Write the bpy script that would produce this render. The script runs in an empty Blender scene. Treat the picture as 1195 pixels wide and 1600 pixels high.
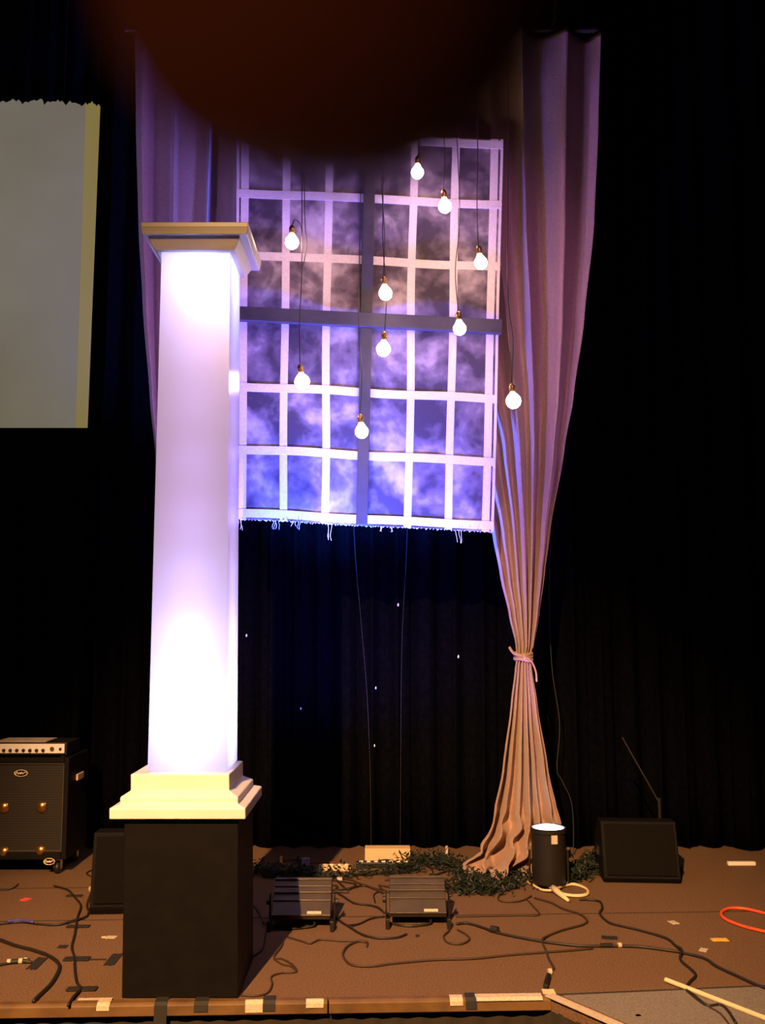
import bpy, bmesh, math, random
from mathutils import Vector, Matrix, noise
random.seed(7)
R = math.radians
SC = bpy.context.scene
COL = SC.collection

# ------------------------------------------------------------------ camera
FPX, EYE = 1550.0, 1.5
PITCH = math.atan(175.0/FPX)
cam = bpy.data.objects.new('camera', bpy.data.cameras.new('camera'))
COL.objects.link(cam); SC.camera = cam
cam.location = (0, 0, EYE); cam.rotation_euler = (R(90)+PITCH, 0, 0)
cam.data.sensor_fit = 'VERTICAL'; cam.data.sensor_height = 36; cam.data.sensor_width = 36
cam.data.lens = 36*FPX/1600
cam.data.clip_start = 0.005; cam.data.clip_end = 60
cam.data.dof.use_dof = True; cam.data.dof.focus_distance = 5.4; cam.data.dof.aperture_fstop = 12.5
# ------------------------------------------------------------------ colour management
SC.view_settings.view_transform = 'Standard'; SC.view_settings.look = 'None'
SC.view_settings.exposure = 0.0; SC.view_settings.gamma = 1
SC.view_settings.use_curve_mapping = False
# ------------------------------------------------------------------ world
w = bpy.data.worlds.new('world'); SC.world = w; w.use_nodes = True
w.node_tree.nodes['Background'].inputs[0].default_value = (1.0, .55, .35, 1)
w.node_tree.nodes['Background'].inputs[1].default_value = 0.004
# ------------------------------------------------------------------ lights
def spot(name, loc, aim, color, watts, angle, blend=.5, size=.1):
    l = bpy.data.lights.new(name, 'SPOT'); l.energy = watts; l.color = color
    l.spot_size = R(angle); l.spot_blend = blend; l.shadow_soft_size = size
    o = bpy.data.objects.new(name, l); COL.objects.link(o); o.location = loc
    o.rotation_euler = (Vector(aim)-Vector(loc)).to_track_quat('-Z', 'Y').to_euler()
    return o
spot('key_spotlight', (-1.75, -3.0, 6.0), (-.15, 5.0, .15), (1.0, .53, .22), 9500, 33, .8, .05)
spot('lavender_spotlight', (1.6, 1.2, 5.6), (.18, 6.0, 3.2), (.84, .30, .95), 420, 36, .9, .12)
spot('blue_drape_fill', (-.25, 6.04, .15), (-1.45, 6.12, 3.7), (.10, .14, 1.0), 2200, 40, .8, .05)  # added blue fill for the left drape's folds, no fixture modelled
spot('finger_fill_light', (-1.0, -1.3, 1.25), (0, .05, 1.52), (1.0, .36, .12), 8, 22, .8, .2)  # added warm fill that lifts the finger, unseen behind the camera
spot('violet_drape_fill', (-2.3, 2.8, .3), (-1.5, 6.2, 4.1), (.36, .24, 1.0), 900, 36, .9, .08)  # added violet fill from front left to colour the left drape, no fixture

# ------------------------------------------------------------------ maths helpers
CP, SP = math.cos(PITCH), math.sin(PITCH)
def ray(px, py):
    a = (px-597.5)/FPX; u = (800-py)/FPX
    return Vector((a, CP-u*SP, SP+u*CP))
def U(px, py, Y):
    """point of the upright plane y = Y"""
    d = ray(px, py); return Vector((0, 0, EYE))+d*(Y/d.y)
def F(px, py, z=0.0):
    """point of the stage floor"""
    d = ray(px, py); return Vector((0, 0, EYE))+d*((EYE-z)/-d.z)
def lerp(a, b, t): return a+(b-a)*t
def interp(tab, x):
    if x <= tab[0][0]: return tab[0][1:]
    for a, b in zip(tab, tab[1:]):
        if x <= b[0]:
            t = (x-a[0])/(b[0]-a[0]); t = t*t*(3-2*t)*.4+t*.6
            return tuple(lerp(p, q, t) for p, q in zip(a[1:], b[1:]))
    return tab[-1][1:]
def smooth(pts, n=6):
    pts = [Vector(p) for p in pts]
    if len(pts) < 3: return pts
    out = []; P = [pts[0]*2-pts[1]]+pts+[pts[-1]*2-pts[-2]]
    for i in range(1, len(P)-2):
        p0, p1, p2, p3 = P[i-1:i+3]
        for k in range(n):
            t = k/n
            out.append(.5*((2*p1)+(p2-p0)*t+(2*p0-5*p1+4*p2-p3)*t*t+(3*p1-p0-3*p2+p3)*t**3))
    out.append(pts[-1]); return out

# ------------------------------------------------------------------ materials
def mat(name, col, rough=.6, metal=0, spec=.5, noise=None, bump=None, emit=None, sheen=0, coat=0):
    m = bpy.data.materials.new(name); m.use_nodes = True
    nt = m.node_tree; b = nt.nodes['Principled BSDF']
    b.inputs['Base Color'].default_value = (*col, 1); b.inputs['Roughness'].default_value = rough
    b.inputs['Metallic'].default_value = metal; b.inputs['Specular IOR Level'].default_value = spec
    b.inputs['Sheen Weight'].default_value = sheen; b.inputs['Coat Weight'].default_value = coat
    tc = nt.nodes.new('ShaderNodeTexCoord')
    if noise:
        sc, c2, lo, hi = noise
        n = nt.nodes.new('ShaderNodeTexNoise'); n.inputs['Scale'].default_value = sc; n.inputs['Detail'].default_value = 5
        nt.links.new(tc.outputs['Object'], n.inputs['Vector'])
        r = nt.nodes.new('ShaderNodeValToRGB'); r.color_ramp.elements[0].position = lo; r.color_ramp.elements[1].position = hi
        r.color_ramp.elements[0].color = (*col, 1); r.color_ramp.elements[1].color = (*c2, 1)
        nt.links.new(n.outputs['Fac'], r.inputs['Fac']); nt.links.new(r.outputs['Color'], b.inputs['Base Color'])
    if bump:
        sc, st = bump
        n = nt.nodes.new('ShaderNodeTexNoise'); n.inputs['Scale'].default_value = sc; n.inputs['Detail'].default_value = 4
        nt.links.new(tc.outputs['Object'], n.inputs['Vector'])
        bp = nt.nodes.new('ShaderNodeBump'); bp.inputs['Strength'].default_value = st; bp.inputs['Distance'].default_value = .01
        nt.links.new(n.outputs['Fac'], bp.inputs['Height']); nt.links.new(bp.outputs['Normal'], b.inputs['Normal'])
    if emit:
        b.inputs['Emission Color'].default_value = (*emit[0], 1); b.inputs['Emission Strength'].default_value = emit[1]
    return m
M = {}
M['carpet'] = mat('carpet', (.12, .070, .040), .95, spec=.1, noise=(160, (.25, .15, .085), .35, .65), bump=(320, .6))
M['carpet_grey'] = mat('carpet_grey', (.19, .165, .14), .95, spec=.1, noise=(160, (.28, .25, .22), .35, .65), bump=(320, .6))
M['seam'] = mat('carpet_seam', (.035, .025, .018), .95)
M['velour'] = mat('black_velour', (.0016, .0017, .0026), .95, spec=.02, noise=(30, (.003, .003, .0042), .4, .7))
M['skirt'] = mat('black_skirt', (.03, .024, .018), .95, spec=.05)
M['wall'] = mat('dark_wall', (.006, .005, .005), .9, noise=(4, (.009, .008, .008), .4, .7))
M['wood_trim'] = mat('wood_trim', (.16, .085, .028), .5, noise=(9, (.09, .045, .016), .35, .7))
M['drape'] = mat('taupe_satin', (.37, .225, .165), .5, spec=.4, noise=(55, (.30, .185, .135), .35, .7), bump=(140, .25), sheen=.3)
M['white_paint'] = mat('white_paint', (.80, .76, .70), .35, noise=(6, (.76, .72, .66), .4, .6))
M['black_paint'] = mat('black_paint', (.005, .004, .004), .6, spec=.12, noise=(12, (.007, .0055, .0055), .4, .7))
M['batten'] = mat('dark_batten', (.028, .024, .034), .6, noise=(15, (.02, .017, .024), .4, .7))
M['strip'] = mat('muslin_strip', (.62, .54, .58), .8, noise=(60, (.54, .46, .50), .35, .7))
M['thread'] = mat('loose_thread', (.75, .7, .72), .9)
M['cord'] = mat('bulb_cord', (.03, .018, .01), .5)
M['brass'] = mat('brass_socket', (.35, .22, .08), .35, metal=.9)
M['bulb'] = mat('lit_bulb', (1, .9, .7), .3, emit=((1.0, .66, .42), 80))
M['black'] = mat('black_plastic', (.012, .011, .010), .45)
M['blackm'] = mat('black_metal', (.02, .018, .016), .4, metal=.3)
M['tolex'] = mat('black_tolex', (.005, .004, .004), .6, spec=.15, bump=(220, .5))
M['chrome'] = mat('chrome', (.75, .72, .68), .2, metal=1)
M['amp_panel'] = mat('aluminium_panel', (.9, .87, .8), .5)
M['cable'] = mat('black_cable', (.016, .012, .009), .5)
M['cable2'] = mat('brown_cable', (.045, .025, .014), .55)
M['blue_cable'] = mat('blue_cable', (.06, .05, .30), .5)
M['orange'] = mat('orange_cable', (.85, .10, .03), .5)
M['cream'] = mat('cream_cable', (.75, .62, .36), .5)
M['pinkroll'] = mat('pale_roll', (.72, .48, .38), .6)
M['yellow'] = mat('yellow_tape', (.80, .52, .07), .6)
M['white_tape'] = mat('white_tape', (.58, .50, .38), .6, noise=(90, (.44, .36, .25), .45, .7))
M['dark_tape'] = mat('black_tape', (.022, .02, .018), .6)
M['red'] = mat('red_tape', (.9, .08, .05), .6)
M['card'] = mat('beige_box', (.70, .50, .28), .7)
M['badge'] = mat('pale_badge', (.85, .7, .4), .4)
M['leaf'] = mat('garland_leaf', (.005, .014, .008), .6, noise=(20, (.012, .02, .009), .4, .7))
M['lens'] = mat('blue_flood_lens', (.1, .15, .6), .2, emit=((.10, .22, 1.0), 2))
M['par_lens'] = mat('par_lens', (.9, .8, 1), .2, emit=((.90, .74, 1.0), 9))
M['housing'] = mat('grey_housing', (.06, .045, .034), .38, metal=.3, noise=(8, (.085, .062, .045), .4, .7))
M['glint'] = mat('pale_glint', (.8, .85, .7), .6, emit=((.8, .9, .6), .12))  # backdrop specks given a faint glow of their own
M['foam'] = mat('grille_foam', (.006, .005, .004), .95, spec=.1, bump=(150, .6))
M['skin'] = mat('skin', (.50, .22, .13), .6, spec=.3, noise=(90, (.44, .18, .10), .4, .6))
M['skin'].node_tree.nodes['Principled BSDF'].inputs['Subsurface Weight'].default_value = .0
M['nail'] = mat('nail', (.6, .35, .28), .3)

def grille_mat():
    m = mat('speaker_grille', (.02, .016, .012), .6); nt = m.node_tree; b = nt.nodes['Principled BSDF']
    tc = nt.nodes.new('ShaderNodeTexCoord'); wv = nt.nodes.new('ShaderNodeTexWave'); wv.bands_direction = 'Z'
    wv.inputs['Scale'].default_value = 22; wv.inputs['Distortion'].default_value = .4
    nt.links.new(tc.outputs['Object'], wv.inputs['Vector'])
    r = nt.nodes.new('ShaderNodeValToRGB'); r.color_ramp.elements[0].color = (.002, .0015, .001, 1); r.color_ramp.elements[1].color = (.022, .015, .008, 1)
    nt.links.new(wv.outputs['Fac'], r.inputs['Fac']); nt.links.new(r.outputs['Color'], b.inputs['Base Color'])
    return m
M['grille'] = grille_mat()
def cloud_mat():
    """muslin painted with dark and pale cloudy blotches"""
    m = mat('painted_muslin', (.5, .5, .5), .85); nt = m.node_tree; b = nt.nodes['Principled BSDF']
    tc = nt.nodes.new('ShaderNodeTexCoord')
    n = nt.nodes.new('ShaderNodeTexNoise'); n.inputs['Scale'].default_value = 3.6; n.inputs['Detail'].default_value = 3; n.inputs['Roughness'].default_value = .5
    n.inputs['Distortion'].default_value = .5
    nt.links.new(tc.outputs['Object'], n.inputs['Vector'])
    n2 = nt.nodes.new('ShaderNodeTexNoise'); n2.inputs['Scale'].default_value = 17; n2.inputs['Detail'].default_value = 4
    nt.links.new(tc.outputs['Object'], n2.inputs['Vector'])
    mx = nt.nodes.new('ShaderNodeMath'); mx.operation = 'MULTIPLY_ADD'; mx.inputs[1].default_value = .3
    nt.links.new(n2.outputs['Fac'], mx.inputs[0]); nt.links.new(n.outputs['Fac'], mx.inputs[2])
    r = nt.nodes.new('ShaderNodeValToRGB'); e = r.color_ramp.elements
    e[0].position = .52; e[0].color = (.035, .022, .04, 1); e[1].position = .90; e[1].color = (.42, .34, .38, 1)
    k = e.new(.68); k.color = (.13, .095, .13, 1)
    nt.links.new(mx.outputs[0], r.inputs['Fac']); nt.links.new(r.outputs['Color'], b.inputs['Base Color'])
    return m
M['cloud'] = cloud_mat()
def shaft_mat():
    """thin white translucent skin of the lit column"""
    m = bpy.data.materials.new('column_skin'); m.use_nodes = True; nt = m.node_tree; nt.nodes.clear()
    out = nt.nodes.new('ShaderNodeOutputMaterial'); tr = nt.nodes.new('ShaderNodeBsdfTranslucent'); tr.inputs[0].default_value = (.72, .66, .8, 1)
    b = nt.nodes.new('ShaderNodeBsdfPrincipled'); b.inputs['Base Color'].default_value = (.17, .19, .26, 1); b.inputs['Roughness'].default_value = .22
    mx = nt.nodes.new('ShaderNodeMixShader'); mx.inputs[0].default_value = .5
    nt.links.new(tr.outputs[0], mx.inputs[1]); nt.links.new(b.outputs[0], mx.inputs[2]); nt.links.new(mx.outputs[0], out.inputs[0])
    return m
M['shaft'] = shaft_mat()
def screen_mat():
    """grey projected picture on the screen cloth"""
    m = mat('projected_screen', (.04, .045, .03), .8); nt = m.node_tree; b = nt.nodes['Principled BSDF']
    tc = nt.nodes.new('ShaderNodeTexCoord'); n = nt.nodes.new('ShaderNodeTexNoise'); n.inputs['Scale'].default_value = 1.3
    nt.links.new(tc.outputs['Object'], n.inputs['Vector'])
    r = nt.nodes.new('ShaderNodeValToRGB'); r.color_ramp.elements[0].position = .3; r.color_ramp.elements[1].position = .7
    r.color_ramp.elements[0].color = (.24, .21, .135, 1); r.color_ramp.elements[1].color = (.29, .26, .19, 1)
    nt.links.new(n.outputs['Fac'], r.inputs['Fac']); nt.links.new(r.outputs['Color'], b.inputs['Emission Color'])
    b.inputs['Emission Strength'].default_value = .56
    return m
M['screen'] = screen_mat()
M['screen_edge'] = mat('screen_edge', (.1, .09, .03), .8, emit=((.24, .19, .04), .8))

# ------------------------------------------------------------------ object helpers
def obj(name, bm, m, parent=None, sm=False, bev=0, keepn=False):
    if not keepn: bmesh.ops.recalc_face_normals(bm, faces=bm.faces)
    me = bpy.data.meshes.new(name); bm.to_mesh(me); bm.free()
    me.materials.append(M[m] if isinstance(m, str) else m)
    o = bpy.data.objects.new(name, me); COL.objects.link(o)
    if sm: me.polygons.foreach_set('use_smooth', [True]*len(me.polygons))
    if bev:
        md = o.modifiers.new('bevel', 'BEVEL'); md.width = bev; md.segments = 2; md.limit_method = 'ANGLE'
    if parent:
        o.parent = parent; o.matrix_parent_inverse = Matrix.Translation(-parent.location)
    return o
def tag(o, label, cat, group=None):
    o['label'] = label; o['category'] = cat
    if group: o['group'] = group
    return o
def thing(name, loc, label, cat, group=None):
    o = bpy.data.objects.new(name, None); COL.objects.link(o); o.location = loc
    o.empty_display_size = .05; return tag(o, label, cat, group)
def struct(o): o['kind'] = 'structure'; return o
def box(bm, x0, x1, y0, y1, z0, z1, mtx=None):
    vs = [bm.verts.new((x, y, z)) for z in (z0, z1) for y in (y0, y1) for x in (x0, x1)]
    for f in ((0, 1, 3, 2), (4, 5, 7, 6), (0, 1, 5, 4), (2, 3, 7, 6), (0, 2, 6, 4), (1, 3, 7, 5)): bm.faces.new([vs[i] for i in f])
    if mtx:
        for v in vs: v.co = mtx @ v.co
    return vs
def hexa(bm, pts):
    vs = [bm.verts.new(p) for p in pts]
    for f in ((0, 1, 3, 2), (4, 5, 7, 6), (0, 1, 5, 4), (2, 3, 7, 6), (0, 2, 6, 4), (1, 3, 7, 5)): bm.faces.new([vs[i] for i in f])
def prism(bm, prof, x0, x1):
    """profile of (y, z) extruded along x"""
    a = [bm.verts.new((x0, y, z)) for y, z in prof]; b = [bm.verts.new((x1, y, z)) for y, z in prof]; n = len(prof)
    bm.faces.new(a); bm.faces.new(b)
    for i in range(n): bm.faces.new((a[i], a[(i+1) % n], b[(i+1) % n], b[i]))
def tube(bm, pts, r, seg=8, caps=True):
    pts = [Vector(p) for p in pts]; rings = []; n = len(pts)
    up = Vector((0, 0, 1)); prev = None
    for i, p in enumerate(pts):
        t = (pts[min(i+1, n-1)]-pts[max(i-1, 0)])
        if t.length < 1e-9: t = Vector((0, 0, 1))
        t.normalize()
        if prev is None:
            a = t.cross(up if abs(t.z) < .9 else Vector((1, 0, 0))).normalized()
        else:
            a = prev-t*prev.dot(t)
            a = a.normalized() if a.length > 1e-6 else t.cross(Vector((1, 0, 0))).normalized()
        prev = a; b = t.cross(a); rr = r[i] if isinstance(r, (list, tuple)) else r
        rings.append([bm.verts.new(p+(a*math.cos(2*math.pi*k/seg)+b*math.sin(2*math.pi*k/seg))*rr) for k in range(seg)])
    for A, B in zip(rings, rings[1:]):
        for k in range(seg): bm.faces.new((A[k], A[(k+1) % seg], B[(k+1) % seg], B[k]))
    if caps: bm.faces.new(rings[0]); bm.faces.new(rings[-1])
def lathe(bm, prof, c, seg=28, mtx=None):
    """profile of (r, z)"""
    rings = []
    for r, z in prof:
        rings.append([bm.verts.new((c[0]+r*math.cos(2*math.pi*k/seg), c[1]+r*math.sin(2*math.pi*k/seg), c[2]+z)) for k in range(seg)])
    for A, B in zip(rings, rings[1:]):
        for k in range(seg): bm.faces.new((A[k], A[(k+1) % seg], B[(k+1) % seg], B[k]))
    bm.faces.new(rings[0]); bm.faces.new(rings[-1])
    if mtx:
        for rg in rings:
            for v in rg: v.co = mtx @ v.co
NB = bmesh.new

# ------------------------------------------------------------------ setting
E0 = F(0, 1567); E1 = F(850, 1555); E2 = F(962, 1604)
dL = (E0-E1).normalized(); EL = E1+dL*5.5
dD = (E2-E1).normalized(); ED = E1+dD*2.2
edge = [EL, E1, ED]
bm = NB()
poly = [EL, E1, ED, Vector((5.2, ED.y, 0)), Vector((5.2, 7.6, 0)), Vector((-5.2, 7.6, 0)), Vector((-5.2, EL.y, 0))]
top = [bm.verts.new((p.x, p.y, 0)) for p in poly]; bot = [bm.verts.new((p.x, p.y, -.05)) for p in poly]
bm.faces.new(top); bm.faces.new(bot)
for i in range(len(poly)): j = (i+1) % len(poly); bm.faces.new((top[i], top[j], bot[j], bot[i]))
struct(obj('floor', bm, 'carpet'))
# paler carpet sheet in the right-hand corner, in front of the long seam
def flat(bm, pts, z0, z1):
    a = [bm.verts.new((p.x, p.y, z1)) for p in pts]; b = [bm.verts.new((p.x, p.y, z0)) for p in pts]
    bm.faces.new(a); bm.faces.new(b)
    for i in range(len(pts)): j = (i+1) % len(pts); bm.faces.new((a[i], a[j], b[j], b[i]))
S0, S1 = F(868, 1555), F(1195, 1541)
S2 = S0+(S1-S0)*2.4
bm = NB(); flat(bm, [S0+Vector((.03, -.012, 0)), S2+Vector((0, -.01, 0)), Vector((S2.x, ED.y+.02, 0)), ED+Vector((.05, .02, 0))], .0005, .004)
struct(obj('floor', bm, 'carpet_grey'))
bm = NB(); box(bm, -7, 7, -4.5, 9, -.95, -.9); struct(obj('floor', bm, 'wall'))
# long seams
def seam(p, q, wd=.012, parent=None):
    d = (q-p).normalized(); n = Vector((-d.y, d.x, 0))*wd/2
    bm = NB(); flat(bm, [p+n, p-n, q-n, q+n], .0003, .0025); return struct(obj('trim_1', bm, 'seam'))
seam(S0, S2, .016); seam(F(0, 1440), F(1195, 1424), .006); seam(F(1053, 1553), F(1052, 1580), .006)
seam(F(1142, 1546), F(1150, 1590), .005); seam(F(0, 1389), F(150, 1387), .006)
# wooden nosing on the stage edge (left run), with a joint
for a, b in ((F(0, 1567)+dL*1.5, F(512, 1559.5)), (F(514, 1559.5), F(858, 1554.5))):
    d = (b-a).normalized(); n = Vector((d.y, -d.x, 0))
    if n.y > 0: n = -n
    bm = NB()
    prof = [(0, .006), (.028, .004), (.04, -.006), (.042, -.045), (0, -.05)]
    A = [bm.verts.new(a+n*u+Vector((0, 0, z))) for u, z in prof]; B = [bm.verts.new(b+n*u+Vector((0, 0, z))) for u, z in prof]
    bm.faces.new(A); bm.faces.new(B)
    for i in range(5): j = (i+1) % 5; bm.faces.new((A[i], A[j], B[j], B[i]))
    struct(obj('trim_2', bm, 'wood_trim', bev=.003))
# pleated skirt under the edge
bm = NB(); pts = []
for a, b in zip(edge, edge[1:]):
    L = (b-a).length; n = int(L/.012); d = (b-a)/n
    for i in range(n): pts.append(a+d*i)
rows = []
for z in (-.045, -.3, -.6, -.9):
    row = []
    for i, p in enumerate(pts):
        k = .012*math.sin(i*.75+.8*math.sin(i*.11))*(1 if z < -.1 else .4)
        row.append(bm.verts.new((p.x, p.y+.01+k, z)))
    rows.append(row)
for r0, r1 in zip(rows, rows[1:]):
    for i in range(len(pts)-1): bm.faces.new((r0[i], r0[i+1], r1[i+1], r1[i]))
o = struct(obj('wall_front', bm, 'skirt', sm=True)); o.modifiers.new('s', 'SOLIDIFY').thickness = .004
bm = NB(); box(bm, -5.2, 5.2, 7.45, 7.6, -.05, 7); struct(obj('wall_back', bm, 'wall'))

# ------------------------------------------------------------------ black velour backdrop
def pleats(name, x0, x1, Y, z0, z1, wl, amp, m, label, cat, group=None, step=.012):
    bm = NB(); n = int((x1-x0)/step); rows = []; ph = random.random()*6
    zs = [z0+(z1-z0)*k/14 for k in range(15)]
    for z in zs:
        row = []
        for i in range(n+1):
            x = x0+(x1-x0)*i/n
            q = 2*math.pi*x/wl+1.1*math.sin(x*2.3+ph)+.25*math.sin(z*.9+x*3)
            y = Y+amp*math.sin(q)+.3*amp*math.sin(2.3*q+1+z*.3)
            row.append(bm.verts.new((x+.2*amp*math.sin(q*2), y, z)))
        rows.append(row)
    for a, b in zip(rows, rows[1:]):
        for i in range(n): bm.faces.new((a[i], a[i+1], b[i+1], b[i]))
    o = obj(name, bm, m, sm=True); o.modifiers.new('s', 'SOLIDIFY').thickness = .003
    return tag(o, label, cat, group)
pleats('stage_curtain', -4.6, -2.05, 6.86, .004, 6.6, .17, .045, 'velour', 'black velour backdrop panel at left, behind the amplifier and projection screen', 'curtain')
mid = pleats('stage_curtain', -2.0, 2.5, 6.92, .004, 6.6, .19, .045, 'velour', 'wide black velour backdrop behind the column, painted window and tied drapes', 'curtain')
pleats('stage_curtain', 2.38, 4.8, 6.84, .004, 6.6, .21, .05, 'velour', 'black velour backdrop panel at far right, behind the silver strip', 'curtain')
for i, (px, py, s) in enumerate(((622, 945, 1), (716, 1026, 1), (385, 993, .8), (587, 1075, .7), (470, 1107, .5), (585, 1165, .6))):
    p = U(px, py, 6.82); bm = NB(); bmesh.ops.create_icosphere(bm, subdivisions=1, radius=.011*s**.5, matrix=Matrix.Translation(p) @ Matrix.Diagonal((.6, .5, 1.2, 1)))
    obj('glint_speck', bm, 'glint', mid)

# ------------------------------------------------------------------ projection screen
sc = thing('projection_screen', U(40, 668, 6.6), 'grey-lit projection screen with torn-looking top edge and yellow right border', 'screen')
def sheet(bm, f, nu, nv, th):
    g = [[bm.verts.new(f(i/nu, j/nv)) for i in range(nu+1)] for j in range(nv+1)]
    h = [[bm.verts.new(f(i/nu, j/nv)+Vector((0, th, 0))) for i in range(nu+1)] for j in range(nv+1)]
    for j in range(nv):
        for i in range(nu):
            bm.faces.new((g[j][i], g[j][i+1], g[j+1][i+1], g[j+1][i])); bm.faces.new((h[j][i], h[j+1][i], h[j+1][i+1], h[j][i+1]))
    for i in range(nu):
        bm.faces.new((g[0][i], h[0][i], h[0][i+1], g[0][i+1])); bm.faces.new((g[nv][i], g[nv][i+1], h[nv][i+1], h[nv][i]))
    for j in range(nv):
        bm.faces.new((g[j][0], g[j+1][0], h[j+1][0], h[j][0])); bm.faces.new((g[j][nu], h[j][nu], h[j+1][nu], g[j+1][nu]))
def rag(x):
    return 2.2*math.sin(x*.21)+1.6*math.sin(x*.55+1)+1.4*math.sin(x*1.3)+(-5 if 58 < x < 66 else 0)+(-5 if 90 < x < 98 else 0)
def scr(xa, xb, xc, xd):
    def f(u, v):
        px = lerp(lerp(xc, xd, u), lerp(xa, xb, u), v); py = lerp(668, 157+px*.04+rag(px), v)
        return U(px, py, 6.6)
    return f
bm = NB(); sheet(bm, scr(-300, 134, -310, 118), 140, 6, .012); obj('screen_cloth', bm, 'screen', sc)
bm = NB(); sheet(bm, scr(134, 156, 118, 136), 14, 6, .012); obj('screen_border', bm, 'screen_edge', sc)
bm = NB(); a = U(-300, 158, 6.64); b = U(152, 166, 6.64); tube(bm, [a, b], .012); obj('top_pipe', bm, 'blackm', sc)
for px in (-200, 100): bm = NB(); p = U(px, 160, 6.64); tube(bm, [p, (p.x, p.y, 6.6)], .004); obj('hanging_wire', bm, 'blackm', sc)

# ------------------------------------------------------------------ tied drapes
def drape(tab, Y, nf, label, flip, bottom, seed):
    rnd = random.Random(seed)
    ph = [rnd.uniform(0, 6.28) for _ in range(6)]
    root = thing('tied_drape', U((tab[-1][1]+tab[-1][2])/2, bottom, Y)*1.0, label, 'drape')
    root.location.z = 0
    bm = NB(); nc = 300; ys = []
    y = 50.0
    while y < bottom: ys.append(y); y += 8 if y < 950 else 5
    ys.append(bottom); rows = []
    for py in ys:
        L, Rr = interp(tab, py); W = (Rr-L)/FPX*Y
        g = max(0, min(1, (1.35-W)/1.25))        # how gathered
        amp = lerp(.075, .06, g) if W > .25 else lerp(.022, .055, (W-.08)/.17 if W > .08 else 0)
        low = max(0, (py-1250)/110)              # towards the hem
        row = []
        for i in range(nc+1):
            s = i/nc
            sw = s+.018*math.sin(9*s+ph[0])+.012*math.sin(23*s+ph[1])
            q = 2*math.pi*nf*sw+.5*math.sin(py*.004+ph[2]+s*5)
            d = math.sin(q)+.35*math.sin(q*.37+ph[3]+py*.003)+.10*math.sin(2.1*q+ph[4])
            yy = Y-amp*d*.8-.03*math.sin(math.pi*s)*g
            px = lerp(L, Rr, s)+(Rr-L)/nf*.11*math.cos(q)
            if low > 0:
                yy += -.09*low*low*(1+.7*math.sin(s*17+ph[5]))-.03*low*math.sin(py*.13+s*9)
                nv = noise.noise_vector(Vector((s*5+seed, py*.045, 0)))
                yy += .10*low*nv.x-.05*abs(noise.noise(Vector((s*9, py*.08, seed))))*low; px += low*(5*math.sin(py*.12+s*11)+16*nv.y)
            p = U(px, py, Y); p.y = yy
            if p.z < .012: p.z = .012
            if py > 1335: p.z = max(p.z, .012+.035*low*abs(math.sin(s*13+py*.2)))
            row.append(bm.verts.new(p))
        rows.append(row)
    for a, b in zip(rows, rows[1:]):
        for i in range(nc): bm.faces.new((a[i], a[i+1], b[i+1], b[i]))
    o = obj('drape_cloth', bm, 'drape', root, sm=True); o.modifiers.new('s', 'SOLIDIFY').thickness = .003
    return root
TR = [(50, 548, 932), (200, 570, 928), (350, 600, 922), (500, 655, 908), (620, 700, 893), (700, 730, 880), (835, 768, 858), (900, 780, 850),
      (960, 794, 842), (1008, 805, 834), (1026, 807, 828), (1045, 804, 831), (1100, 797, 839), (1200, 783, 855), (1290, 764, 874), (1322, 744, 878),
      (1345, 724, 872), (1372, 716, 845)]
TL = [(50, 205, 560), (200, 207, 540), (350, 212, 515), (480, 220, 470), (620, 232, 405), (730, 243, 362), (850, 262, 338), (960, 280, 318),
      (1010, 284, 310), (1026, 286, 307), (1045, 283, 310), (1100, 276, 318), (1200, 262, 335), (1290, 240, 356), (1330, 222, 378), (1372, 215, 384)]
dr = drape(TR, 6.2, 6, 'taupe satin drape on the right, tied at the waist, beside the can light', 1, 1366, 3)
dl = drape(TL, 6.25, 6, 'taupe satin drape on the left, behind the white column', -1, 1366, 11)
def tie(px, py, Y, root, w):
    bm = NB(); c = U(px, py, Y)
    for k in range(3):
        pts = [c+Vector((w*math.cos(a), w*.9*math.sin(a)-.01, (k-1)*.014+.006*math.sin(a*2+k))) for a in [2*math.pi*i/24 for i in range(25)]]
        tube(bm, pts, .012, 8)
    bmesh.ops.create_icosphere(bm, subdivisions=2, radius=.024, matrix=Matrix.Translation(c+Vector((0, -w-.01, 0))))
    tube(bm, smooth([c+Vector((.01, -w-.02, 0)), c+Vector((.045, -w-.01, -.03)), c+Vector((.07, -w, -.09)), c+Vector((.075, -w+.01, -.15))]), .006)
    tube(bm, smooth([c+Vector((-.01, -w-.02, .01)), c+Vector((-.06, -w, .02)), c+Vector((-.09, -w+.01, .06))]), .008)
    obj('tieback', bm, 'drape', root, sm=True)
tie(817, 1026, 6.2, dr, .05); tie(296, 1026, 6.25, dl, .05)
# pipe the drapes hang from, and its chain
pp = thing('drape_pipe', U(567, 47, 6.25), 'black overhead pipe carrying both satin drapes', 'pipe')
bm = NB(); a = U(196, 47, 6.25); b = U(940, 47, 6.25); b.z = a.z; tube(bm, [a, b], .02, 12); obj('pipe', bm, 'blackm', pp)
bm = NB(); p = U(858, 47, 6.25); q = U(867, 20, 6.25); r = U(864, -120, 6.25)
tube(bm, smooth([p, q, r, Vector((r.x, r.y, 6.8))]), .007); obj('hanging_chain', bm, 'chrome', pp)
bm = NB(); p = U(240, 47, 6.25); tube(bm, [p, (p.x, p.y, 6.8)], .006); obj('hanging_chain', bm, 'chrome', pp)

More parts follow.
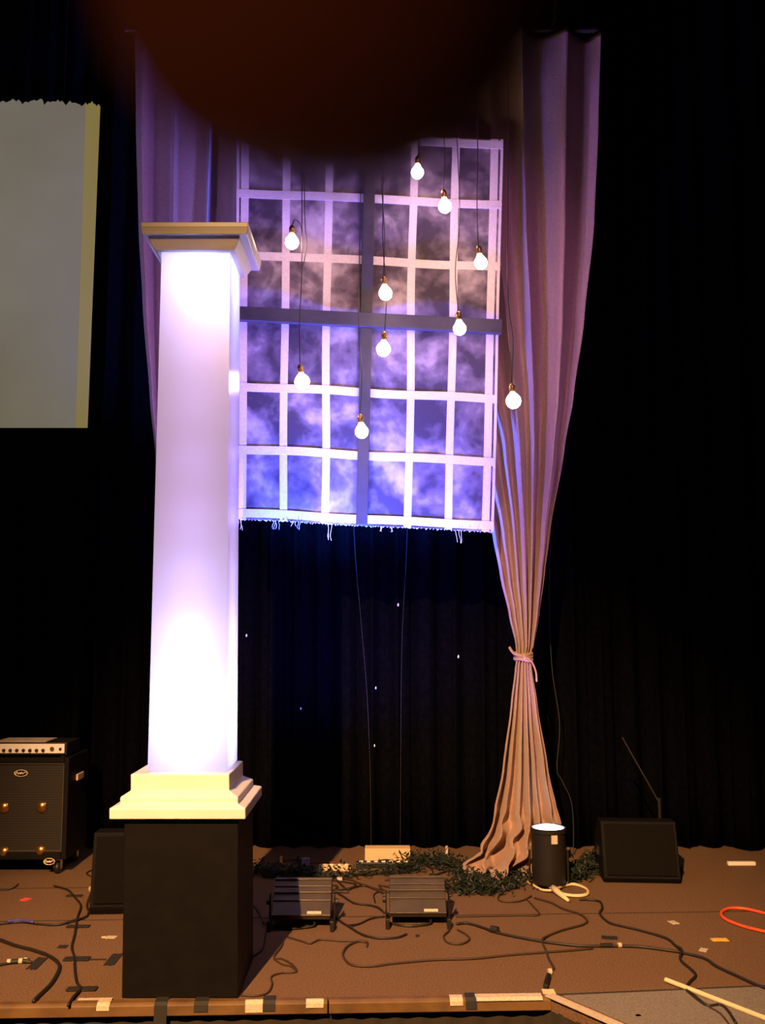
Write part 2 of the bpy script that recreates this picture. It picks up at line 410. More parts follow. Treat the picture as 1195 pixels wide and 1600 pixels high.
# ------------------------------------------------------------------ painted window
YW = 5.95
def WP(u, v, off=0.0):
    """u 0..1 left to right, v 0..1 top to bottom"""
    xt = lerp(370, 786, u); yt = lerp(197, 218, u); xb = lerp(366, 771, u); yb = lerp(811, 831, u)
    bow = 1.1*math.sin(v*7+u*4)+.6*math.sin(v*13+u*9)
    p = U(lerp(xt, xb, v)+bow*(u*(1-u)*3), lerp(yt, yb, v)+.6*math.sin(u*11+v*3), YW)
    p.y += .008*math.sin(u*9+v*2)+.004*math.sin(v*5+u*3)-off
    return p
win = thing('painted_window', U(575, 822, YW), 'hanging muslin window panel painted with cloudy panes and white muntins', 'window panel')
bm = NB(); sheet(bm, lambda i, j: WP(i, j), 70, 90, .006); obj('muslin_panel', bm, 'cloud', win, sm=False)
def vstrip(u, wu):
    bm = NB(); sheet(bm, lambda i, j: WP(u+(i-.5)*wu+.0012*math.sin(j*9+u*20), j, .002), 2, 60, .0015); obj('vertical_strip', bm, 'strip', win)
def hstrip(v, wv, a=0, b=1):
    bm = NB(); sheet(bm, lambda i, j: WP(lerp(a, b, i), v+(j-.5)*wv+.0008*math.sin(i*14+v*9), .0035), 60, 2, .003); obj('horizontal_strip', bm, 'strip', win)
for u in (.030, .188, .348, .668, .825, .968): vstrip(u, .029)
for v in (.014, .168, .326, .662, .822, .984): hstrip(v, .021)
# thin selvedge at both sides
for u in (.004, .995): vstrip(u, .010)
# the two dark battens
def batten(p0, p1, wpx, thick, name, ax):
    bm = NB(); h = wpx/2; Yb = YW-.03
    n0 = (Vector((p1[0]-p0[0], p1[1]-p0[1]))).normalized(); t = Vector((-n0.y, n0.x))*h
    c = [(p0[0]+t.x, p0[1]+t.y), (p0[0]-t.x, p0[1]-t.y), (p1[0]+t.x, p1[1]+t.y), (p1[0]-t.x, p1[1]-t.y)]
    hexa(bm, [U(*q, Yb) for q in c]+[U(*q, Yb)+Vector((0, -thick, 0)) for q in c])
    obj(name, bm, 'batten', win, bev=.002)
batten((579, 206), (565, 820), 18, .02, 'vertical_batten', 0)
batten((368, 492), (783, 513), 21, .045, 'horizontal_batten', 0)
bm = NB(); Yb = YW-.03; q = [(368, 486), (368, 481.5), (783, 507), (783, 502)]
hexa(bm, [U(*c, Yb) for c in q]+[U(*c, Yb)+Vector((0, -.03, 0)) for c in q]); obj('lit_edge_strip', bm, 'wood_trim', win, bev=.001)  # orange-brown strip standing in for light caught along the batten's top
# frayed threads at the hem
bm = NB(); rnd = random.Random(5)
for px, n, L in ((374, 3, 18), (432, 4, 14), (455, 2, 8), (466, 2, 12), (516, 3, 26), (590, 2, 8), (612, 2, 8), (714, 2, 20), (723, 1, 20)):
    for k in range(n):
        x = px+rnd.uniform(-5, 5); u = (x-366)/405; p = WP(u, 1, .004); q = [p]
        for m_ in range(4): q.append(q[-1]+Vector((rnd.uniform(-.006, .006), 0, -L*rnd.uniform(.8, 1.1)/4/FPX*YW)))
        tube(bm, smooth(q, 4), .0011, 5)
for i in range(90):
    u = i/90+rnd.uniform(0, .005); p = WP(min(u, 1), 1, rnd.uniform(0, .008)); tube(bm, [p, p+Vector((rnd.uniform(-.012, .012), rnd.uniform(-.01, .01), -rnd.uniform(.002, .009)))], .0018, 4)
o = obj('frayed_hem', bm, 'thread', win); o['kind'] = 'stuff'
for u in (.04, .82):
    p = WP(u, 0, 0); bm = NB(); tube(bm, [p, (p.x, p.y, 5.75)], .0025, 6); obj('hanging_wire', bm, 'chrome', win)

# ------------------------------------------------------------------ hanging bulbs
bulbs = [(652, 269, 'highest of all the bulbs'), (695, 322, 'second from the top, on the upper right strip'),
         (456, 378, 'at upper left near the column cap'), (751, 410, 'above the right end of the dark horizontal batten'),
         (602, 458, 'just above the crossing of the two dark battens'), (718, 513, 'level with the horizontal batten, at its right end'),
         (599, 545, 'just below the crossing of the two dark battens'), (472, 596, 'at lower left, below the horizontal batten'),
         (802, 626, 'outside the window, in front of the right drape'), (565, 674, 'lowest of all, in front of the vertical batten')]
YB = 5.55; ZP = 5.75
bp = thing('lighting_pipe', (.1, YB, ZP), 'black overhead pipe from which the bulbs hang', 'pipe')
bm = NB(); tube(bm, [(-1.0, YB, ZP), (1.3, YB, ZP)], .02, 12); obj('pipe', bm, 'blackm', bp)
for x in (-.9, 1.2): bm = NB(); tube(bm, [(x, YB, ZP), (x, YB, 6.6)], .006); obj('hanging_chain', bm, 'blackm', bp)
rnd = random.Random(21)
for i, (px, py, where) in enumerate(bulbs):
    c = U(px, py, YB)
    root = thing('hanging_bulb', c+Vector((0, 0, .07)), 'lit clear bulb on a cord, '+where, 'light bulb', 'bulbs hanging in front of the painted window')
    s = .84+.10*rnd.random()
    if i in (7, 8): s *= 1.12
    tilt = Matrix.Translation(c) @ Matrix.Rotation(R(rnd.uniform(-8, 8)), 4, 'Y')
    bm = NB(); lathe(bm, [(.002, -.046*s), (.018*s, -.043*s), (.034*s, -.030*s), (.043*s, -.008*s), (.041*s, .012*s), (.028*s, .032*s), (.015, .044), (.013, .05)], (0, 0, 0), 20, tilt)
    obj('glass_bulb', bm, 'bulb', root, sm=True)
    bm = NB(); lathe(bm, [(.013, .048), (.017, .052), (.018, .085), (.010, .098), (.004, .104)], (0, 0, 0), 16, tilt); obj('socket', bm, 'brass', root, sm=True)
    t = tilt @ Vector((0, 0, .104)); sw = rnd.uniform(-.015, .015)
    if i == 2: path = [t, t+Vector((.02, 0, .03)), t+Vector((.055, 0, -.03)), t+Vector((.06, 0, -.25)), t+Vector((.085, .0, -.1)), t+Vector((.07, 0, .2)), (t.x+.06, YB, ZP)]
    else: path = [t, t+Vector((sw, 0, .25)), t+Vector((-sw, 0, .6)), (t.x+sw*.5, YB, (t.z+ZP)/2+.2), (t.x, YB, ZP)]
    bm = NB(); tube(bm, smooth(path, 6), .003, 6); obj('cord', bm, 'cord', root)

# ------------------------------------------------------------------ white column on black pedestal
CX = U(291.5, 1200, 4.25).x; CY = 4.41
colr = thing('square_column', (CX, CY, .78), 'tall white square column with stepped cap and base, glowing lavender', 'column')
def frus(bm, cx, x0, x1, y0, y1, z0, X0, X1, Y0, Y1, z1):
    vs = [bm.verts.new(p) for p in ((x0, y0, z0), (x1, y0, z0), (x1, y1, z0), (x0, y1, z0), (X0, Y0, z1), (X1, Y0, z1), (X1, Y1, z1), (X0, Y1, z1))]
    for f in ((0, 1, 2, 3), (4, 5, 6, 7), (0, 1, 5, 4), (1, 2, 6, 5), (2, 3, 7, 6), (3, 0, 4, 7)): bm.faces.new([vs[i] for i in f])
def span(xl, xr, py, Y): a, b = U(xl, py, Y), U(xr, py, Y); return a.x, b.x, a.z
def ring(bm, secs):
    """stack of square sections (x0, x1, z); depth follows the width"""
    prev = None
    for x0, x1, z in secs:
        h = (x1-x0)/2; q = [bm.verts.new(p) for p in ((x0, CY-h, z), (x1, CY-h, z), (x1, CY+h, z), (x0, CY+h, z))]
        if prev:
            for k in range(4): bm.faces.new((prev[k], prev[(k+1) % 4], q[(k+1) % 4], q[k]))
        else: bm.faces.new(q)
        prev = q
    bm.faces.new(prev)
sb = span(231, 353, 1202, 4.25); st = span(252, 359, 388, 4.25)
bm = NB(); q0 = None
ring(bm, [(sb[0], sb[1], sb[2]-.005), (st[0], st[1], st[2]-.003)])
# open at the two ends so the lamps inside light the skin only
obj('shaft', bm, 'shaft', colr)
# base: three stepped slabs with sloping ledges
b1 = span(204, 358, 1210, 4.205); b1b = span(204, 358, 1236, 4.205)
b2 = span(186, 371, 1247, 4.155); b2b = span(186, 371, 1262, 4.155)
b3 = span(168, 382, 1265, 4.11); b3b = span(168, 382, 1282, 4.11)
bm = NB(); ring(bm, [(b3b[0], b3b[1], b3b[2]), (b3[0], b3[1], b3[2]), (b2b[0], b2b[1], b3[2]+.012), (b2[0], b2[1], b2[2]), (b1b[0], b1b[1], b2[2]+.022), (b1[0], b1[1], b1[2]), (b1[0]+.02, b1[1]-.02, b1[2]+.003)])
obj('base', bm, 'white_paint', colr, bev=.004)
c0 = span(243, 366, 391, 4.235); c1 = span(238, 369, 386, 4.225); c1t = span(231, 374, 371, 4.205); c2 = span(222, 385, 367, 4.18); c2t = span(219, 387, 352, 4.165)
bm = NB(); ring(bm, [(c0[0], c0[1], c0[2]), (c1[0], c1[1], c1[2]+.005), (c1t[0], c1t[1], c1t[2]), (c1t[0], c1t[1], c1t[2]+.010), (c2[0], c2[1], c2[2]+.004), (c2t[0], c2t[1], c2t[2]), (c2t[0], c2t[1], c2t[2]+.02)])
obj('cap', bm, 'white_paint', colr, bev=.003)
# lamps inside the shaft
def lamp(name, loc, color, watts, r=.03):
    l = bpy.data.lights.new(name, 'POINT'); l.energy = watts; l.color = color; l.shadow_soft_size = r
    o = bpy.data.objects.new(name, l); COL.objects.link(o); o.location = loc
for k, (t, wt, c) in enumerate(((.06, 9, (.95, .85, 1)), (.15, 9, (.90, .78, 1)), (.25, 6, (.85, .68, 1)), (.36, 3.4, (.78, .56, 1)), (.47, 2.3, (.74, .50, 1)), (.58, 1.9, (.70, .46, 1)), (.69, 1.7, (.66, .46, 1)), (.79, 1.8, (.62, .48, 1)), (.88, 3.2, (.60, .52, 1)), (.96, 12, (.62, .60, 1)))):
    lamp('column_lamp', (CX, CY, lerp(sb[2], st[2], t)), (c[0]*.78, c[1]*.88, 1), wt*(.62 if t < .3 else .48), .05)
# pedestal
pt = span(194, 372, 1283, 4.17); pb = span(190, 372, 1562, 4.19)
bm = NB(); x0, x1 = pb[0], pb[1]
frus(bm, 0, x0, x1, 4.19, 4.19+(x1-x0), .003, pt[0]-.0, pt[1], 4.17, 4.17+(pt[1]-pt[0]), b3b[2]-.001)
ped = obj('pedestal_box', bm, 'black_paint', bev=.004)
tag(ped, 'black painted box pedestal under the white column at the stage edge', 'pedestal')

# ------------------------------------------------------------------ bass amplifier
cb = F(110, 1368); YC = cb.y; xr = U(104, 1300, YC).x; W = .64; xl = xr-W; zt = U(60, 1184, YC).z; zb = .09
cab = thing('speaker_cabinet', ((xl+xr)/2, YC+.2, 0), 'tall black bass speaker cabinet with grille cloth on casters at left', 'speaker')
bm = NB(); D = .42
box(bm, xl, xr, YC+.03, YC+D, zb, zt)
for a in ((xl, xl+.03, zb, zt), (xr-.03, xr, zb, zt), (xl+.03, xr-.03, zt-.035, zt), (xl+.03, xr-.03, zb, zb+.05)): box(bm, a[0], a[1], YC, YC+.03, a[2], a[3])
obj('cabinet_box', bm, 'tolex', cab, bev=.006)
bm = NB(); box(bm, xl+.03, xr-.03, YC+.014, YC+.03, zb+.05, zt-.035); obj('grille_cloth', bm, 'grille', cab)
bm = NB()
z0, z1 = zb+.05, zt-.035
for z in (z0, z1):
    box(bm, xl+.03, xr-.03, YC+.004, YC+.014, z-.004, z+.004)
for x in (xl+.03, xr-.03): box(bm, x-.003, x+.003, YC+.004, YC+.0135, z0, z1)
obj('piping', bm, mat('piping', (.07, .055, .035), .5), cab)
for px, py in ((65, 1261), (63, 1330), (6, 1262), (6, 1332)):
    p = U(px, py, YC+.012); bm = NB()
    lathe(bm, [(.002, .016), (.022, .011), (.034, .003), (.035, 0)], (0, 0, 0), 20, Matrix.Translation(p) @ Matrix.Rotation(R(90), 4, 'X'))
    obj('dust_cap', bm, mat('copper_dust_cap', (.55, .28, .08), .25, metal=.9), cab, sm=True)
    continue
    bm = NB(); lathe(bm, [(.105, .002), (.11, .002), (.11, .0), (.105, .0)], (0, 0, 0), 36, Matrix.Translation(p) @ Matrix.Rotation(R(90), 4, 'X')); obj('speaker_rim', bm, 'tolex', cab)
def badge(px, py, w, h, Y, parent, m='badge'):
    p = U(px, py, Y); bm = NB()
    lathe(bm, [(1, 0), (1, .4), (.86, .4), (.86, 0)], (0, 0, 0), 24, Matrix.Translation(p) @ Matrix.Rotation(R(90), 4, 'X') @ Matrix.Diagonal((w, h, .01, 1)))
    pts = [p+Vector((w*x, -.004, h*z)) for x, z in ((-.7, -.3), (-.55, .4), (-.35, -.3), (-.2, .2), (0, -.3), (.1, .3), (.3, -.25), (.45, .2), (.7, .1))]
    tube(bm, smooth(pts, 4), .0025, 6); return obj('badge', bm, m, parent, sm=True)
badge(33, 1208, .042, .020, YC+.01, cab); badge(77, 1346, .034, .020, YC-.002, cab)
for x in (xl+.06, xr-.06):
    for y in (YC+.05, YC+D-.05):
        bm = NB(); lathe(bm, [(.012, -.016), (.034, -.014), (.036, 0), (.034, .014), (.012, .016)], (0, 0, 0), 20, Matrix.Translation((x, y, .0365)) @ Matrix.Rotation(R(90), 4, 'Y'))
        ca = obj('caster', bm, 'black', cab, sm=True)
        bm = NB(); box(bm, x-.022, x-.018, y-.015, y+.015, .03, zb); box(bm, x+.018, x+.022, y-.015, y+.015, .03, zb); box(bm, x-.03, x+.03, y-.03, y+.03, zb-.006, zb)
        f = obj('caster_fork', bm, 'chrome', ca)
        f.matrix_parent_inverse = Matrix()
# side handle
bm = NB(); box(bm, xr, xr+.012, YC+.15, YC+.28, zt-.16, zt-.12); obj('side_handle', bm, 'card', cab, bev=.004)
# amp head
za = zt+.012; ah = U(60, 1157, YC).z-zt-.012
xh1 = U(102, 1170, YC).x; xh0 = xh1-.5
head = thing('amplifier_head', ((xh0+xh1)/2, YC+.1, zt), 'silver-fronted amplifier head with a row of knobs, on the bass cabinet', 'amplifier')
bm = NB(); box(bm, xh0, xh1, YC+.03, YC+.30, za, za+.075); obj('case', bm, 'blackm', head, bev=.004)
bm = NB(); box(bm, xh0+.004, xh1-.012, YC+.018, YC+.03, za+.012, za+.068); obj('front_panel', bm, 'amp_panel', head, bev=.002)
for k in range(9):
    x = xh0+.04+k*.040; bm = NB()
    lathe(bm, [(.010, 0), (.010, .008), (.008, .014), (.002, .014)], (0, 0, 0), 14, Matrix.Translation((x, YC+.018, za+.03)) @ Matrix.Rotation(R(90), 4, 'X')); obj('knob', bm, 'black', head)
bm = NB(); lathe(bm, [(.012, 0), (.012, .012), (.002, .012)], (0, 0, 0), 14, Matrix.Translation((xh1-.085, YC+.018, za+.04)) @ Matrix.Rotation(R(90), 4, 'X')); obj('volume_knob', bm, 'brass', head)
bm = NB(); box(bm, xh1-.042, xh1-.028, YC+.010, YC+.018, za+.03, za+.045); obj('power_switch', bm, 'black', head)
for x in (xh0+.03, xh1-.03):
    for y in (YC+.06, YC+.27): bm = NB(); box(bm, x-.012, x+.012, y-.012, y+.012, zt, za); obj('rubber_foot', bm, 'black', head)
# sheet of paper lying on the head
bm = NB(); box(bm, xh0+.05, xh0+.36, YC+.06, YC+.28, za+.0755, za+.078, Matrix.Identity(4)); tag(obj('paper_sheet', bm, 'white_tape'), 'pale sheet of paper lying on top of the amplifier head', 'paper')

# ------------------------------------------------------------------ floor monitors
def wedge(p, yaw, w, h, d, label, prof=None, jack=True):
    root = thing('floor_monitor', p, label, 'speaker')
    T = Matrix.Translation(p) @ Matrix.Rotation(yaw, 4, 'Z')
    prof = prof or [(0, .03), (.02, 0), (d, 0), (d, h*.55), (d*.62, h), (d*.45, h)]
    bm = NB(); prism(bm, prof, -w/2, w/2); bmesh.ops.transform(bm, matrix=T, verts=bm.verts); obj('enclosure', bm, 'tolex', root, bev=.006)
    # baffle grille on the sloping face
    a = Vector((0, prof[0][0], prof[0][1])); b = Vector((0, prof[-1][0], prof[-1][1])); n = (b-a).cross(Vector((1, 0, 0))).normalized()
    if n.y > 0: n = -n
    bm = NB(); q = []
    for off in (.0, .012):
        for t in (.05, .95):
            for x in (-w/2+.02, w/2-.02): q.append(T @ (a.lerp(b, t)+Vector((x, 0, 0))+n*off))
    hexa(bm, q); obj('grille', bm, 'foam', root, bev=.003)
    for x in (-w/2-.004, w/2+.004):
        bm = NB(); box(bm, x-.004, x+.004, d*.55, d*.75, h*.35, h*.5, T); obj('side_plate', bm, 'chrome', root)
    for x in (-w/2+.04, w/2-.04):
        for y in (.05, d-.04): bm = NB(); box(bm, x-.015, x+.015, y-.015, y+.015, -.0, .006, T); obj('rubber_foot', bm, 'black', root)
    return root
p = F(985, 1382); wedge(Vector((F(1004, 1382).x, p.y, .001)), R(-4), .44, .34, .36, 'dark wedge floor monitor at right, in front of the backdrop', [(0, .03), (.03, 0), (.38, 0), (.38, .2), (.24, .33), (.10, .335)])
p = F(172, 1430); wedge(Vector((F(205, 1428).x, p.y, .001)), R(4), .42, .42, .34, 'dark floor monitor half hidden behind the black pedestal at left', [(0, .04), (.02, 0), (.34, 0), (.34, .3), (.2, .40), (.06, .405)])

# ------------------------------------------------------------------ LED flood lights
def flood(pl, pr, py, label, idx):
    a = F(pl, py); b = F(pr, py); cx = (a.x+b.x)/2; w = (b.x-a.x)*.94; y0 = a.y
    root = thing('flood_light', (cx, y0+.15, 0), label, 'stage light', 'ground row floodlights')
    bm = NB()
    prof = [(.03, .065), (.045, .045), (.25, .05), (.31, .09), (.30, .115), (.215, .205), (.195, .205)]
    prism(bm, [(y0+y, z) for y, z in prof], cx-w/2+.02, cx+w/2-.02)
    h = obj('housing', bm, 'housing', root, bev=.004)
    bm = NB()
    # ribs on the sloping back
    A = Vector((0, y0+.03, .065)); B = Vector((0, y0+.195, .205)); n = Vector((0, -(B.z-A.z), (B.y-A.y))).normalized()
    for t, hh in ((.02, .010), (.42, .007), (.62, .010), (.80, .006), (.98, .008)):
        c = A.lerp(B, t); d = (B-A).normalized()*.006; q = []
        for off in (-.001, hh):
            for s in (-1, 1):
                for x in (cx-w/2+.02, cx+w/2-.02): q.append(Vector((x, 0, 0))+c+d*s+n*off)
        hexa(bm, q)
    obj('cooling_rib', bm, 'housing', h, bev=.0015)
    bm = NB(); q = []
    c0, c1 = Vector((0, y0+.240, .186)), Vector((0, y0+.298, .122)); nn = Vector((0, .7, .7))
    for off in (.002, .006):
        for c in (c0, c1):
            for x in (cx-w/2+.03, cx+w/2-.03): q.append(Vector((x, 0, 0))+c+nn*off)
    hexa(bm, q); obj('lens', bm, 'lens', root)
    for s in (-1, 1):
        x = cx+s*w/2; bm = NB(); box(bm, min(x, x-s*.008), max(x, x-s*.008), y0+.0, y0+.24, .001, .03); box(bm, min(x, x-s*.006), max(x, x-s*.006), y0+.10, y0+.15, .03, .15)
        box(bm, min(x, x-s*.02), max(x, x-s*.02), y0-.01, y0+.03, .001, .05)
        br = obj('side_bracket', bm, 'blackm', root, bev=.002)
        bm = NB(); lathe(bm, [(.016, 0), (.016, .014), (.006, .016)], (0, 0, 0), 16, Matrix.Translation((x, y0+.125, .11)) @ Matrix.Rotation(s*R(90), 4, 'Y')); k = obj('tilt_knob', bm, 'black', br); k.matrix_parent_inverse = Matrix()
    # label on lower rib
    c = A.lerp(B, .04)+n*.0105; bm = NB(); q = []
    for off in (0, .001):
        for s in (-.004, .012):
            for x in (cx+.03, cx+.10): q.append(Vector((x, 0, 0))+c+(B-A).normalized()*s+n*off)
    hexa(bm, q); obj('sticker', bm, 'white_tape', root)
    bm = NB(); tube(bm, smooth([(cx+.05, y0+.1, .04), (cx+.06, y0+.06, .012), (cx-.05, y0+.03, .007), (cx-.14, y0+.08, .007)]), .006); obj('power_tail', bm, 'cable', root)
    return Vector((cx, y0+.27, .19))
f1 = flood(413, 525, 1456, 'black floodlight nearer the column, its left end in shadow', 0)
f2 = flood(599, 708, 1452, 'black floodlight to the right, below the painted window', 1)
for f, wt in ((f1, 420), (f2, 300)):
    spot('flood_spill', f+Vector((0, .05, .03)), (f.x-.1, 6.9, 2.0), (.03, .08, 1.0), wt*.7, 70, 1, .06)
    spot('flood_beam', f+Vector((0, .03, .03)), (f.x, 5.95, 1.5), (.02, .12, 1.0), wt*18, 38, .95, .05)
    spot('flood_wide_beam', f+Vector((0, .04, .03)), (f.x+.05, 6.0, 3.2), (.26, .12, 1.0), wt*2.4, 64, .9, .06)

# ------------------------------------------------------------------ PAR can
pc = F(858, 1386); rc = .098; zc = U(858, 1292, pc.y).z
par = thing('can_light', (pc.x, pc.y, 0), 'black can light pointing straight up with a glowing white lens, beside the drape', 'stage light')
bm = NB(); lathe(bm, [(.085, .02), (.095, .03), (rc, .10), (rc, zc-.03), (rc+.006, zc-.025), (rc+.006, zc), (rc-.004, zc), (rc-.006, zc-.012), (.002, zc-.012)], (pc.x, pc.y, 0), 36); obj('can', bm, 'blackm', par, sm=False)
bm = NB(); lathe(bm, [(rc-.008, zc-.01), (rc-.012, zc-.002), (.06, zc+.006), (.002, zc+.01)], (pc.x, pc.y, 0), 36); obj('lens', bm, 'par_lens', par, sm=True)
bm = NB(); ang = [math.pi*k/16 for k in range(17)]
pts = [(pc.x-rc-.012, pc.y, zc-.12)]+[(pc.x-rc-.012, pc.y, .03), (pc.x-rc+.01, pc.y, .008), (pc.x+rc-.01, pc.y, .008), (pc.x+rc+.012, pc.y, .03)]+[(pc.x+rc+.012, pc.y, zc-.12)]
tube(bm, pts, .006, 8); obj('yoke', bm, 'blackm', par)
for s in (-1, 1):
    bm = NB(); lathe(bm, [(.012, 0), (.012, .018), (.004, .02)], (0, 0, 0), 14, Matrix.Translation((pc.x+s*(rc+.004), pc.y, zc-.12)) @ Matrix.Rotation(s*R(90), 4, 'Y')); obj('yoke_knob', bm, 'chrome', par)
bm = NB(); box(bm, pc.x+.0, pc.x+.035, pc.y-rc-.006, pc.y-rc+.012, zc-.075, zc-.028); obj('label', bm, 'white_tape', par)
spot('can_beam', (pc.x, pc.y, zc+.03), (pc.x-.08, 6.15, 3.4), (.95, .5, 1.0), 80, 50, .8, .06)

# ------------------------------------------------------------------ boxes and power strips behind
def onfloor_box(name, pl, pr, py, hpx, depth, m, label, cat, bev=.003):
    a, b = F(pl, py), F(pr, py); y = (a.y+b.y)/2; z = U(pl, py-hpx, y).z
    bm = NB(); box(bm, a.x, b.x, y, y+depth, .001, z); return tag(obj(name, bm, m, bev=bev), label, cat)
onfloor_box('cardboard_box', 570, 641, 1345, 19, .10, 'card', 'long beige box lying at the foot of the backdrop below the window', 'box')
def strip(pl, pr, py, n, label, m='black'):
    a, b = F(pl, py), F(pr, py); y = a.y; root = thing('power_strip', ((a.x+b.x)/2, y, 0), label, 'power strip')
    bm = NB(); box(bm, a.x, b.x, y, y+.05, .001, .035); obj('strip_body', bm, m, root, bev=.004)
    for k in range(n):
        x = lerp(a.x, b.x, (k+.7)/(n+.4)); bm = NB(); box(bm, x-.012, x+.012, y+.012, y+.038, .035, .039); obj('outlet', bm, 'amp_panel', root, bev=.001)
    return root
strip(556, 642, 1357, 7, 'black power strip with pale outlets in front of the beige box')
strip(498, 548, 1362, 4, 'tan power strip left of the black one behind the floodlights', 'card')
onfloor_box('plug_adapter', 471, 483, 1358, 16, .04, mat('grey_adapter', (.30, .27, .36), .5), 'grey plug adapter behind the left floodlight', 'adapter')
onfloor_box('yellow_tag', 437, 441, 1350, 12, .01, 'yellow', 'small yellow tag among cables near the left drape hem', 'tag', .0)
onfloor_box('white_plug', 526, 535, 1378, 6, .03, 'white_tape', 'white plug on the cable above the left floodlight', 'plug')
onfloor_box('white_connector', 696, 700, 1340, 18, .012, 'white_tape', 'thin upright white connector left of the right drape hem', 'connector')
onfloor_box('metal_strip', 1138, 1181, 1353, 6, .03, 'amp_panel', 'short silver strip lying at the far right under the backdrop', 'metal strip')
onfloor_box('connector_cluster', 932, 944, 1367, 10, .03, 'chrome', 'shiny metal connector beside the right floor monitor', 'connector')

# ------------------------------------------------------------------ garland tangle (countless leaves and wires)
def garland(path, n, spread, label, seed):
    rnd = random.Random(seed); bm = NB(); pts = smooth(path, 10)
    tube(bm, [p+Vector((0, 0, .02)) for p in pts], .005, 6)
    for i in range(n):
        p = rnd.choice(pts)+Vector((rnd.gauss(0, spread), rnd.gauss(0, spread*.7), 0)); z = abs(rnd.gauss(.02, .025))+.004
        L = rnd.uniform(.02, .045); wd = L*.22; d = Vector((rnd.uniform(-1, 1), rnd.uniform(-1, 1), rnd.uniform(-.1, .8))).normalized(); s = d.cross(Vector((rnd.uniform(-1, 1), rnd.uniform(-1, 1), 1))).normalized()
        c = Vector((p.x, p.y, z)); nn = d.cross(s)*.003
        q = [c, c+d*L*.5+s*wd+nn, c+d*L, c+d*L*.5-s*wd+nn]
        for v in q: v.z = max(v.z, .003)
        a = [bm.verts.new(v) for v in q]; bm.faces.new((a[0], a[1], a[2])); bm.faces.new((a[0], a[2], a[3]))
    o = obj('leafy_garland', bm, 'leaf', keepn=True); o.modifiers.new('s', 'SOLIDIFY').thickness = .0015; o['kind'] = 'stuff'
    return tag(o, label, 'garland')
garland([F(x, y) for x, y in ((640, 1352), (680, 1350), (712, 1362), (735, 1378), (720, 1392), (750, 1396), (785, 1388), (808, 1378))], 1500, .06, 'dark green leafy garland heaped below the right drape', 1)
garland([F(x, y) for x, y in ((888, 1380), (905, 1368), (925, 1352), (942, 1348), (915, 1362), (895, 1376))], 900, .05, 'dark green leafy garland between can light and right floor monitor', 2)
garland([F(x, y) for x, y in ((400, 1362), (430, 1372), (470, 1368), (500, 1376), (560, 1370), (620, 1366), (650, 1362))], 700, .035, 'thin dark garland trailing behind the two floodlights', 3)

# ------------------------------------------------------------------ cables on the stage
def cable(pts, label, r=.0045, m='cable', z=None, name='cable', group=None):
    rnd = random.Random(len(pts)*7+int(pts[0][0])); P = []
    for q in pts:
        p = F(q[0], q[1]); p.z = (r+.0015+(q[2] if len(q) > 2 else 0)); P.append(p)
    bm = NB(); tube(bm, smooth(P, 7), r, 8); return tag(obj(name, bm, m, sm=True), label, 'cable', group)
cable([(84, 1386), (105, 1392), (115, 1402), (126, 1417), (121, 1435), (117, 1460), (112, 1482), (116, 1498), (117, 1520), (120, 1538), (126, 1547), (115, 1562, .006), (106, 1574, .0)], 'black cable winding from the bass cabinet down to the stage edge', .0055)
cable([(-20, 1448), (30, 1443), (60, 1446), (90, 1447), (115, 1442, .006), (135, 1434), (140, 1422), (150, 1412)], 'dark cable crossing the carpet left of the pedestal', .0055)
cable([(12, 1445, .008), (30, 1443, .008), (52, 1446, .008)], 'short blue length wrapped on the left crossing cable', .0062, 'blue_cable')
cable([(146, 1392, .01), (138, 1408), (136, 1420), (141, 1428)], 'short dark cable curling beside the left floor monitor', .005)
cable([(-20, 1463), (20, 1479), (50, 1487), (75, 1496), (90, 1507), (92, 1518), (80, 1540), (60, 1560), (52, 1570, .004)], 'thick black cable looping to the stage edge at far left', .0075)
cable([(-10, 1512), (12, 1508), (30, 1506), (50, 1506)], 'short black cable ending at a taped connector at far left', .006)
cable([(0, 1392), (15, 1391), (24, 1387), (28, 1383)], 'thin cable in front of the bass cabinet, left end', .004)
cable([(150, 1358), (135, 1366), (150, 1372), (165, 1368)], 'thin cable between bass cabinet and left floor monitor', .004)
cable([(858, 1518), (865, 1515), (857, 1500), (853, 1488), (847, 1475, .008), (855, 1465), (880, 1455), (910, 1447), (917, 1440), (905, 1430), (880, 1422), (860, 1412), (835, 1405)], 'brown cable from the white-tipped plug back to the can light', .0055, 'cable2')
cable([(905, 1408), (922, 1408), (937, 1411), (941, 1421), (937, 1430), (950, 1443), (970, 1449), (1000, 1456), (1040, 1468), (1055, 1480), (1065, 1491, .012), (1063, 1502), (1080, 1518), (1087, 1527), (1078, 1537), (1072, 1548), (1085, 1562, .008), (1105, 1574), (1125, 1573), (1137, 1582), (1150, 1602)], 'long black cable running from the cream loop to the bottom right corner', .006)
cable([(1108, 1576), (1125, 1586), (1140, 1604)], 'thin brown cable parting toward the bottom right corner', .004, 'cable2')
cable([(713, 1446), (730, 1445), (755, 1452), (770, 1458), (800, 1465), (850, 1474), (900, 1480), (940, 1481), (960, 1481), (1000, 1482), (1040, 1487), (1065, 1491), (1100, 1500), (1120, 1513), (1150, 1527), (1180, 1541), (1215, 1556)], 'long black cable from the right floodlight across to the right frame edge', .0065)
cable([(926, 1484), (880, 1488), (800, 1494), (740, 1500), (680, 1502), (620, 1507), (580, 1512), (550, 1510), (538, 1500), (536, 1490), (545, 1479), (560, 1473), (573, 1474), (573, 1481)], 'brown cable curving in a wide hook in front of the floodlights', .0052, 'cable2')
cable([(702, 1456), (693, 1465), (700, 1475), (720, 1477), (733, 1470), (728, 1462), (715, 1455)], 'small cable loop at the right foot of the right floodlight', .005, 'cable2')
